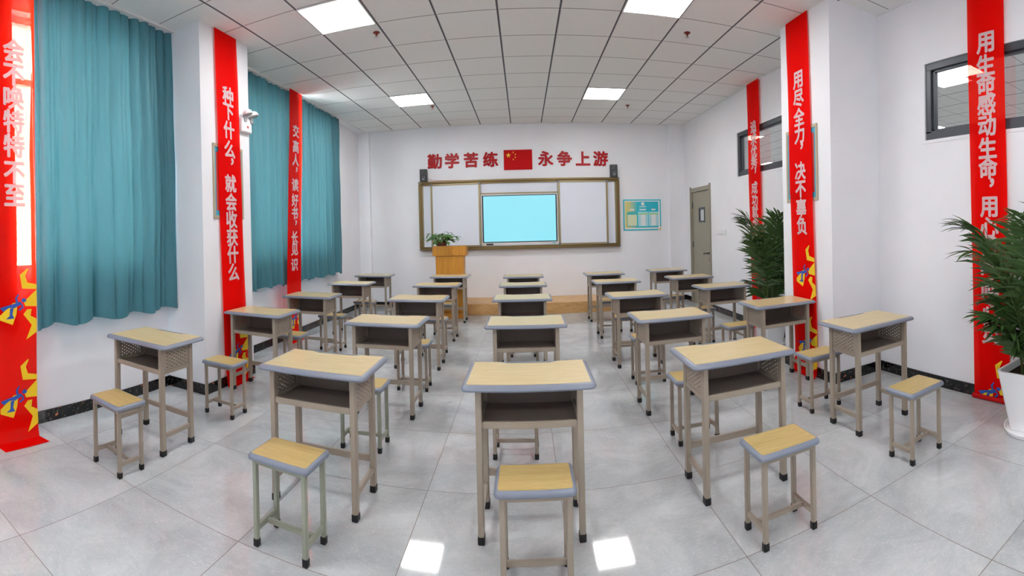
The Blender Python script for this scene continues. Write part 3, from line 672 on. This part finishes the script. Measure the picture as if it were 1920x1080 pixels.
for cx, mat, top in ((-0.215, 'paper_teal', 'paper_teal'), (0.015, 'paper_blue', 'paper_lime'), (0.238, 'paper_blue', 'paper_lime')):
    sh = MB().box(cx - 0.105, cx + 0.105, -0.0125, -0.0105, -0.232, 0.062).build('sheet', M[mat], po)
    MB().box(cx - 0.095, cx + 0.095, -0.0132, -0.0125, 0.008, 0.026).build('heading_strip', M[top], sh)
    MB().box(cx - (0.095 if mat == 'paper_teal' else 0.05), cx + (0.095 if mat == 'paper_teal' else 0.05), -0.0132, -0.0125, -0.218, 0.004).build('table_field', M['paper_cream' if mat == 'paper_teal' else 'paper_white'], sh)
    mb = MB()
    for r_ in range(9):
        for q in range(6): mb.box(cx - 0.085 + q * 0.03, cx - 0.085 + q * 0.03 + 0.012, -0.0138, -0.0132, -0.206 + r_ * 0.0235, -0.206 + r_ * 0.0235 + 0.005)
    mb.build('table_print', M['print_grey'], sh)

# ------------------------------------------------------------------ lectern with a pothos
le = thing('lectern', 'golden oak lectern standing left of the whiteboard stage', 'lectern', (-1.30, 7.90, 0))
mb = MB(); mb.rings([[(-0.235, 0.03, 0.0), (0.235, 0.03, 0.0), (0.235, 0.27, 0.0), (-0.235, 0.27, 0.0)], [(-0.25, 0.02, 1.09), (0.25, 0.02, 1.09), (0.25, 0.27, 1.09), (-0.25, 0.27, 1.09)]])
mb.build('body', M['lectern_wood'], le, bevel=0.003)
mb = MB(); mb.rings([[(-0.298, 0, 1.095), (0.298, 0, 1.095), (0.298, 0.29, 1.095), (-0.298, 0.29, 1.095)], [(-0.298, 0, 1.268), (0.298, 0, 1.268), (0.298, 0.29, 1.25), (-0.298, 0.29, 1.25)]])
mb.build('desk_top', M['lectern_wood'], le, bevel=0.006)
MB().box(-0.27, 0.27, 0, 0.28, 0, 0.09).build('plinth', M['lectern_wood'], le, bevel=0.004)
MB().box(-0.262, 0.262, 0.008, 0.28, 0.125, 0.16).build('moulding', M['lectern_wood'], le, bevel=0.006)
pp = thing('potted_pothos', 'leafy green pothos in a brown pot on the lectern', 'potted plant', (-1.45, 8.01, 1.268))
MB().lathe([(0.075, 0.0), (0.09, 0.005), (0.105, 0.055), (0.112, 0.055), (0.112, 0.07), (0.1, 0.07), (0.098, 0.058)], n=24).build('pot', M['brown_pot'], pp, smooth=True)
MB().lathe([(0.098, 0.05), (0.098, 0.06)], n=20).build('soil', M['soil'], pp)
mb, st = MB(), MB()
rnd = random.Random(12)
def leaf(mb, base, d, up_, L, W, droop, segs=5, curl=0.25):
    d = Vector(d).normalized(); up_ = Vector(up_); side = d.cross(up_)
    if side.length < 1e-3: side = d.cross(Vector((1, 0, 0)))
    side.normalize(); nrm = side.cross(d); rows = []
    p = Vector(base)
    prof = [0.12, 0.8, 1.0, 0.82, 0.45, 0.02] if segs == 5 else [0.25, 0.9, 1.0, 0.75, 0.03]
    dd = d.copy()
    for k in range(segs + 1):
        w_ = W * prof[k] * 0.5
        rows.append([p - side * w_ + nrm * w_ * curl, p.copy(), p + side * w_ + nrm * w_ * curl])
        dd = (dd + Vector((0, 0, -droop / segs))).normalized(); p = p + dd * (L / segs)
    vs = [q for r in rows for q in r]; fs = []
    for k in range(segs):
        for i in range(2): fs.append((k * 3 + i, k * 3 + i + 1, (k + 1) * 3 + i + 1, (k + 1) * 3 + i))
    mb.add(vs, fs)
for k in range(95):
    a = rnd.uniform(0, 2 * PI); el = rnd.uniform(0.25, 1.5); L1 = rnd.uniform(0.09, 0.24) * (1.1 if el < 0.8 else 0.95)
    base = Vector((0.05 * math.cos(a), 0.05 * math.sin(a), 0.055)); d = Vector((math.cos(a) * math.cos(el), math.sin(a) * math.cos(el), math.sin(el)))
    tip = base + d * L1 + Vector((0, 0, -0.02)); mid = base + d * L1 * 0.55 + Vector((0, 0, 0.015))
    st.tube([base, mid, tip], [0.003, 0.0025, 0.002], 5)
    hd_ = Vector((math.cos(a + rnd.uniform(-0.6, 0.6)), math.sin(a + rnd.uniform(-0.6, 0.6)), rnd.uniform(-0.35, 0.35)))
    leaf(mb, tip, hd_, (0, 0, 1), rnd.uniform(0.085, 0.13), rnd.uniform(0.05, 0.07), rnd.uniform(0.5, 1.3))
mb.build('leaves', M['pothos_leaf'], pp, smooth=True, recalc=False); st.build('stems', M['cane'], pp, smooth=True)

# ------------------------------------------------------------------ palms
def palm(label, loc, rz, H, seed, nfr, spread, pot_s=0.36, pot_h=0.43, lean=(0, 0), low=6, limit=None):
    rnd = random.Random(seed)
    t_ = thing('potted_palm', label, 'potted plant', loc, rz, 'areca palms in white pots')
    hb, ht = pot_s * 0.34, pot_s / 2; zb = 0.022
    def sq(hw, z): return [(x, y, z) for x, y in round_rect(2 * hw, 2 * hw, hw * 0.22, 5)]
    MB().rings([sq(hb, zb), sq(hb * 1.02, zb + 0.02), sq(ht, zb + pot_h - 0.02), sq(ht + 0.006, zb + pot_h), sq(ht - 0.012, zb + pot_h), sq(ht - 0.02, zb + pot_h - 0.06)], True, False).build('pot', M['white_ceramic'], t_, smooth=True)
    MB().rings([sq(ht - 0.02, zb + pot_h - 0.075), sq(ht - 0.019, zb + pot_h - 0.05)]).build('soil', M['soil'], t_)
    MB().lathe([(hb * 1.2, 0.0), (hb * 1.55, 0.004), (hb * 1.62, 0.03), (hb * 1.55, 0.03), (hb * 1.48, 0.018), (0.01, 0.018)], n=40).build('saucer', M['white_ceramic'], t_, smooth=True)
    z0 = zb + pot_h - 0.05; lv, cn, dry = MB(), MB(), MB()
    for k in range(nfr):
        a = 2 * PI * k / nfr * 2.4 + rnd.uniform(-0.4, 0.4); small = k < low
        tot = (H - z0) * (rnd.uniform(0.30, 0.5) if small else rnd.uniform(0.72, 1.0))
        r0 = rnd.uniform(0.01, 0.085); b0 = Vector((r0 * math.cos(a), r0 * math.sin(a), z0))
        out = Vector((math.cos(a), math.sin(a), 0)); reach = spread * rnd.uniform(0.5, 1.05) * (0.8 if small else 1.0)
        bare = 0.26 if small else rnd.uniform(0.34, 0.46); N_ = 24; pts = []
        for i in range(N_ + 1):
            f = i / N_
            hgt = tot * (1.04 * f - 0.14 * max(0, f - 0.65) ** 2 / 0.1225); o_ = reach * (0.22 * f + 0.78 * f ** 2.2)
            p = b0 + out * o_ + Vector((lean[0] * f, lean[1] * f, hgt))
            pts.append(p)
        cn.tube(pts[::2], [0.009 * (1 - 0.8 * i / (N_ // 2)) + 0.0014 for i in range(N_ // 2 + 1)], 5)
        for i in range(int(bare * N_), N_ + 1):
            f = (i / N_ - bare) / (1 - bare); d = (pts[min(i + 1, N_)] - pts[max(i - 1, 0)]).normalized()
            side = d.cross(out)
            if side.length < 0.05: side = Vector((-out.y, out.x, 0))
            side.normalize(); L_ = (0.19 + 0.15 * math.sin(PI * min(1, f * 0.8 + 0.2))) * rnd.uniform(0.85, 1.1) * (0.8 if small else 1)
            for sgn in (-1, 1):
                if i == N_ and sgn < 0: continue
                dd = d * (0.65 + 0.6 * f) + side * sgn * (1.0 - 0.45 * f) + out * rnd.uniform(-0.15, 0.3) + Vector((0, 0, rnd.uniform(-0.25, 0.25)))
                leaf(lv, pts[i], dd, (0, 0, 1) if d.z < 0.8 else -out, L_, (0.031 if not small else 0.042) * rnd.uniform(0.85, 1.15), rnd.uniform(0.25, 0.95), 4, 0.4)
    for k in range(5):
        a = rnd.uniform(0, 2 * PI); b0 = Vector((0.05 * math.cos(a), 0.05 * math.sin(a), z0)); leaf(dry, b0, (math.cos(a) * 0.3, math.sin(a) * 0.3, 1), (math.cos(a), math.sin(a), 0), rnd.uniform(0.12, 0.2), 0.03, 0.5, 4)
    if limit is not None:
        for B_ in (lv, cn, dry): B_.v = [tuple(limit(Vector(p))) for p in B_.v]
    lv.build('fronds', M['palm_leaf'], t_, smooth=True, recalc=False); cn.build('canes', M['cane'], t_, smooth=True); dry.build('dry_sheaths', M['dry_leaf'], t_, recalc=False)
    return t_
def keep(xmax):    # leaves bend off the wall instead of passing through it
    def f(p):
        q = Vector(p)
        if q.x > xmax: q.x = xmax - 0.12 * (1 - math.exp(-(q.x - xmax) * 3)); 
        return q
    return f
palm('large areca palm in a white pot at the right edge, nearest the camera', (2.985, 1.475, 0), 0.0, 1.76, 4, 24, 0.54, pot_s=0.40, limit=keep(XR - 0.06 - 2.985))
palm('areca palm in a white pot behind the right pillar', (2.97, 5.00, 0), 0.0, 1.80, 9, 17, 0.38, low=3, limit=keep(XR - 0.06 - 2.97))

# ------------------------------------------------------------------ school desks
def leg_mesh(x, y, w_, d_, z0, z1): return MB().box(x - w_ / 2, x + w_ / 2, y - d_ / 2, y + d_ / 2, z0, z1)
def perforated(mb, x0, x1, y0, y1, z0, z1):
    """side panel in the y-z plane with staggered slots"""
    mb.box(x0, x1, y0, y0 + 0.022, z0, z1).box(x0, x1, y1 - 0.022, y1, z0, z1)
    ya, yb = y0 + 0.022, y1 - 0.022; mb.box(x0, x1, ya, yb, z0, z0 + 0.012).box(x0, x1, ya, yb, z1 - 0.01, z1)
    nr = 11; za, zb = z0 + 0.012, z1 - 0.01; ph = (zb - za) / nr
    nc = 9; pw = (yb - ya) / nc
    for r in range(nr):
        zz = za + r * ph; mb.box(x0, x1, ya, yb, zz + ph * 0.5, zz + ph)
        prev = ya
        for c in range(nc):
            if (c + r) % 2: continue
            h0 = ya + c * pw + pw * 0.24; h1 = h0 + pw * 0.5
            if h0 > prev: mb.box(x0, x1, prev, h0, zz, zz + ph * 0.5)
            prev = h1
        mb.box(x0, x1, prev, yb, zz, zz + ph * 0.5)
def make_desk():
    t_ = thing('school_desk', '', 'desk', (0, 0, 0), 0, 'school desks in five columns')
    W_, D_, ZT = 0.655, 0.44, 0.775        # origin: middle of the front edge of the top, on the floor
    rim = MB(); slab(rim, 0, D_ / 2, W_, D_, 0.035, [(0.016, 0.747), (0.004, 0.749), (0.0, 0.757), (0.003, 0.766), (0.012, 0.773), (0.024, 0.775)])
    rm = rim.build('edge_band', M['rim'], t_, smooth=True)
    wd = MB(); a, yb, yf = W_ / 2 - 0.026, D_ - 0.022, 0.036
    poly = [(-a, yf), (a, yf), (a, yb), (0.17, yb), (0.125, yb - 0.026), (-0.125, yb - 0.026), (-0.17, yb), (-a, yb)]
    wd.prism(poly, lambda x, y, h: (x, y, 0.7745 + h), 0.0013); wd.build('tabletop', M['desk_wood'], t_)
    MB().box(-0.125, 0.125, D_ - 0.043, D_ - 0.039, 0.7748, 0.7768).build('pen_groove', M['rim'], rm, bevel=0.0015)
    xl, yf, yr = 0.245, 0.055, 0.345
    for x in (-xl, xl):
        for y in (yf, yr):
            lg = leg_mesh(x, y, 0.030, 0.040, 0.03, 0.75).build('leg', M['metal'], t_, bevel=0.003)
            leg_mesh(x, y, 0.034, 0.044, 0.0, 0.042).build('foot_cap', M['rubber'], lg, bevel=0.003)
    for s in (-1, 1):
        pn = MB(); x = s * xl; perforated(pn, x + s * 0.002, x + s * 0.005, yf + 0.02, yr - 0.02, 0.59, 0.75); pn.build('side_panel', M['metal'], t_)
        MB().box(x - 0.012, x + 0.012, yf + 0.02, yr - 0.02, 0.562, 0.59).build('side_rail', M['metal'], t_, bevel=0.002)
        MB().box(x - 0.011, x + 0.011, yf + 0.02, yr - 0.02, 0.118, 0.15).build('side_stretcher', M['metal'], t_, bevel=0.003)
    MB().box(-xl + 0.015, xl - 0.015, yr - 0.012, yr + 0.012, 0.178, 0.215).build('rear_stretcher', M['metal'], t_, bevel=0.003)
    MB().box(-xl + 0.015, xl - 0.015, yf - 0.012, yf + 0.006, 0.560, 0.592).build('front_rail', M['metal'], t_, bevel=0.003)
    MB().box(-xl + 0.012, xl - 0.012, yf + 0.006, yr, 0.568, 0.574).build('shelf', M['metal_dark'], t_)
    MB().box(-xl + 0.015, xl - 0.015, yr - 0.004, yr, 0.574, 0.75).build('back_panel', M['metal_dark'], t_)
    for s in (-1, 1):
        q = MB(); q.lathe([(0.005, 0.0), (0.006, 0.004), (0.001, 0.006)], s * 0.205, yr - 0.03, 8).build('screw', M['screw'], t_).location = (0, 0, 0.574)
    return t_
desk = make_desk()
DX = [(-2.535, -2.485, -2.56, -2.59, -2.65), (-1.145, -1.17, -1.20, -1.235, -1.25), (0.008, 0.002, -0.03, -0.022, -0.018), (1.185, 1.21, 1.245, 1.285, 1.315), (2.40, 2.322, 2.40, 2.41, 2.44)]
DY = [(2.19, 3.62, 4.90, 6.32, 7.62), (2.20, 3.55, 4.88, 6.20, 7.46), (2.15, 3.53, 4.87, 6.10, 7.27), (2.235, 3.50, 4.79, 6.15, 7.30), (2.37, 3.57, 5.02, 6.20, 7.40)]
COLN = ('column along the curtains', 'second column from the curtains', 'middle column', 'second column from the right wall', 'column along the right wall')
ROWS = ('nearest the camera', 'second from camera', 'third from camera', 'fourth from camera', 'nearest the whiteboard')
ROWN = ('front of the room nearest the camera', 'second from the camera', 'third from the camera', 'fourth from the camera', 'last, nearest the whiteboard')
index_children(desk)
for c in range(5):
    for r in range(5):
        o = desk if c == 0 and r == 0 else copy_tree(desk)
        o.location = (DX[c][r], DY[c][r], 0); o.rotation_euler = (0, 0, random.uniform(-0.012, 0.012))
        o['label'] = 'maple-topped school desk, %s, %s' % (COLN[c], ROWN[r] if r else 'nearest the camera')

# ------------------------------------------------------------------ stools
def make_stool(metal, kind):
    t_ = thing('school_stool', kind, 'stool', (0, 0, 0), 0, 'stools behind the school desks')
    W_, D_, ZT = 0.345, 0.24, 0.455
    rim = MB(); slab(rim, 0, 0, W_, D_, 0.026, [(0.012, 0.426), (0.003, 0.428), (0.0, 0.436), (0.003, 0.446), (0.01, 0.453), (0.018, 0.455)])
    rim.build('edge_band', M['rim'], t_, smooth=True)
    wd = MB(); wd.prism([(x, y) for x, y in round_rect(W_ - 0.036, D_ - 0.036, 0.012, 3)], lambda x, y, h: (x, y, 0.4545 + h), 0.0014); wd.build('seat', M['stool_wood'], t_)
    xl, yl = 0.138, 0.088
    for x in (-xl, xl):
        for y in (-yl, yl):
            lg = leg_mesh(x, y, 0.024, 0.024, 0.028, 0.427).build('leg', metal, t_, bevel=0.003)
            leg_mesh(x, y, 0.028, 0.028, 0, 0.04).build('foot_cap', M['rubber'], lg, bevel=0.003)
    ap = MB()
    for y in (-yl, yl): ap.box(-xl + 0.012, xl - 0.012, y - 0.009, y + 0.009, 0.404, 0.427)
    for x in (-xl, xl): ap.box(x - 0.009, x + 0.009, -yl + 0.012, yl - 0.012, 0.404, 0.427)
    ap.build('apron', metal, t_)
    for x in (-xl, xl): MB().box(x - 0.009, x + 0.009, -yl + 0.012, yl - 0.012, 0.072, 0.098).build('side_stretcher', metal, t_, bevel=0.002)
    MB().box(-xl + 0.009, xl - 0.009, -0.009, 0.009, 0.072, 0.096).build('middle_stretcher', metal, t_, bevel=0.002)
    return t_
stA, stB = make_stool(M['metal'], ''), make_stool(M['metal_green'], '')
index_children(stA)
SX = [(-2.405, -2.425, -2.45, -2.49, -2.48), (-1.125, -1.145, -1.085, -1.13, -1.20), (0.025, -0.08, -0.03, -0.03, -0.03), (1.18, 1.17, 1.19, 1.21, 1.25), (2.25, 2.27, 2.21, 2.23, 2.24)]
SY = [(1.935, 3.14, 4.36, 5.57, 6.83), (1.95, 3.085, 4.34, 5.57, 6.72), (1.96, 3.11, 4.36, 5.55, 6.70), (1.92, 3.06, 4.36, 5.42, 6.62), (1.97, 3.045, 4.41, 5.52, 6.72)]
used = set()
for c in range(5):
    for r in range(5):
        src = stB if c == 1 and r < 2 else stA
        o = src if src.name not in used else copy_tree(src); used.add(src.name)
        o.location = (SX[c][r], SY[c][r], 0); o.rotation_euler = (0, 0, random.uniform(-0.03, 0.03) if r else (-0.06, -0.05, 0.0, 0.0, 0.02)[c])
        o['label'] = 'maple stool with %s legs, %s, %s' % ('pale green' if src is stB else 'greige', COLN[c], ROWS[r])
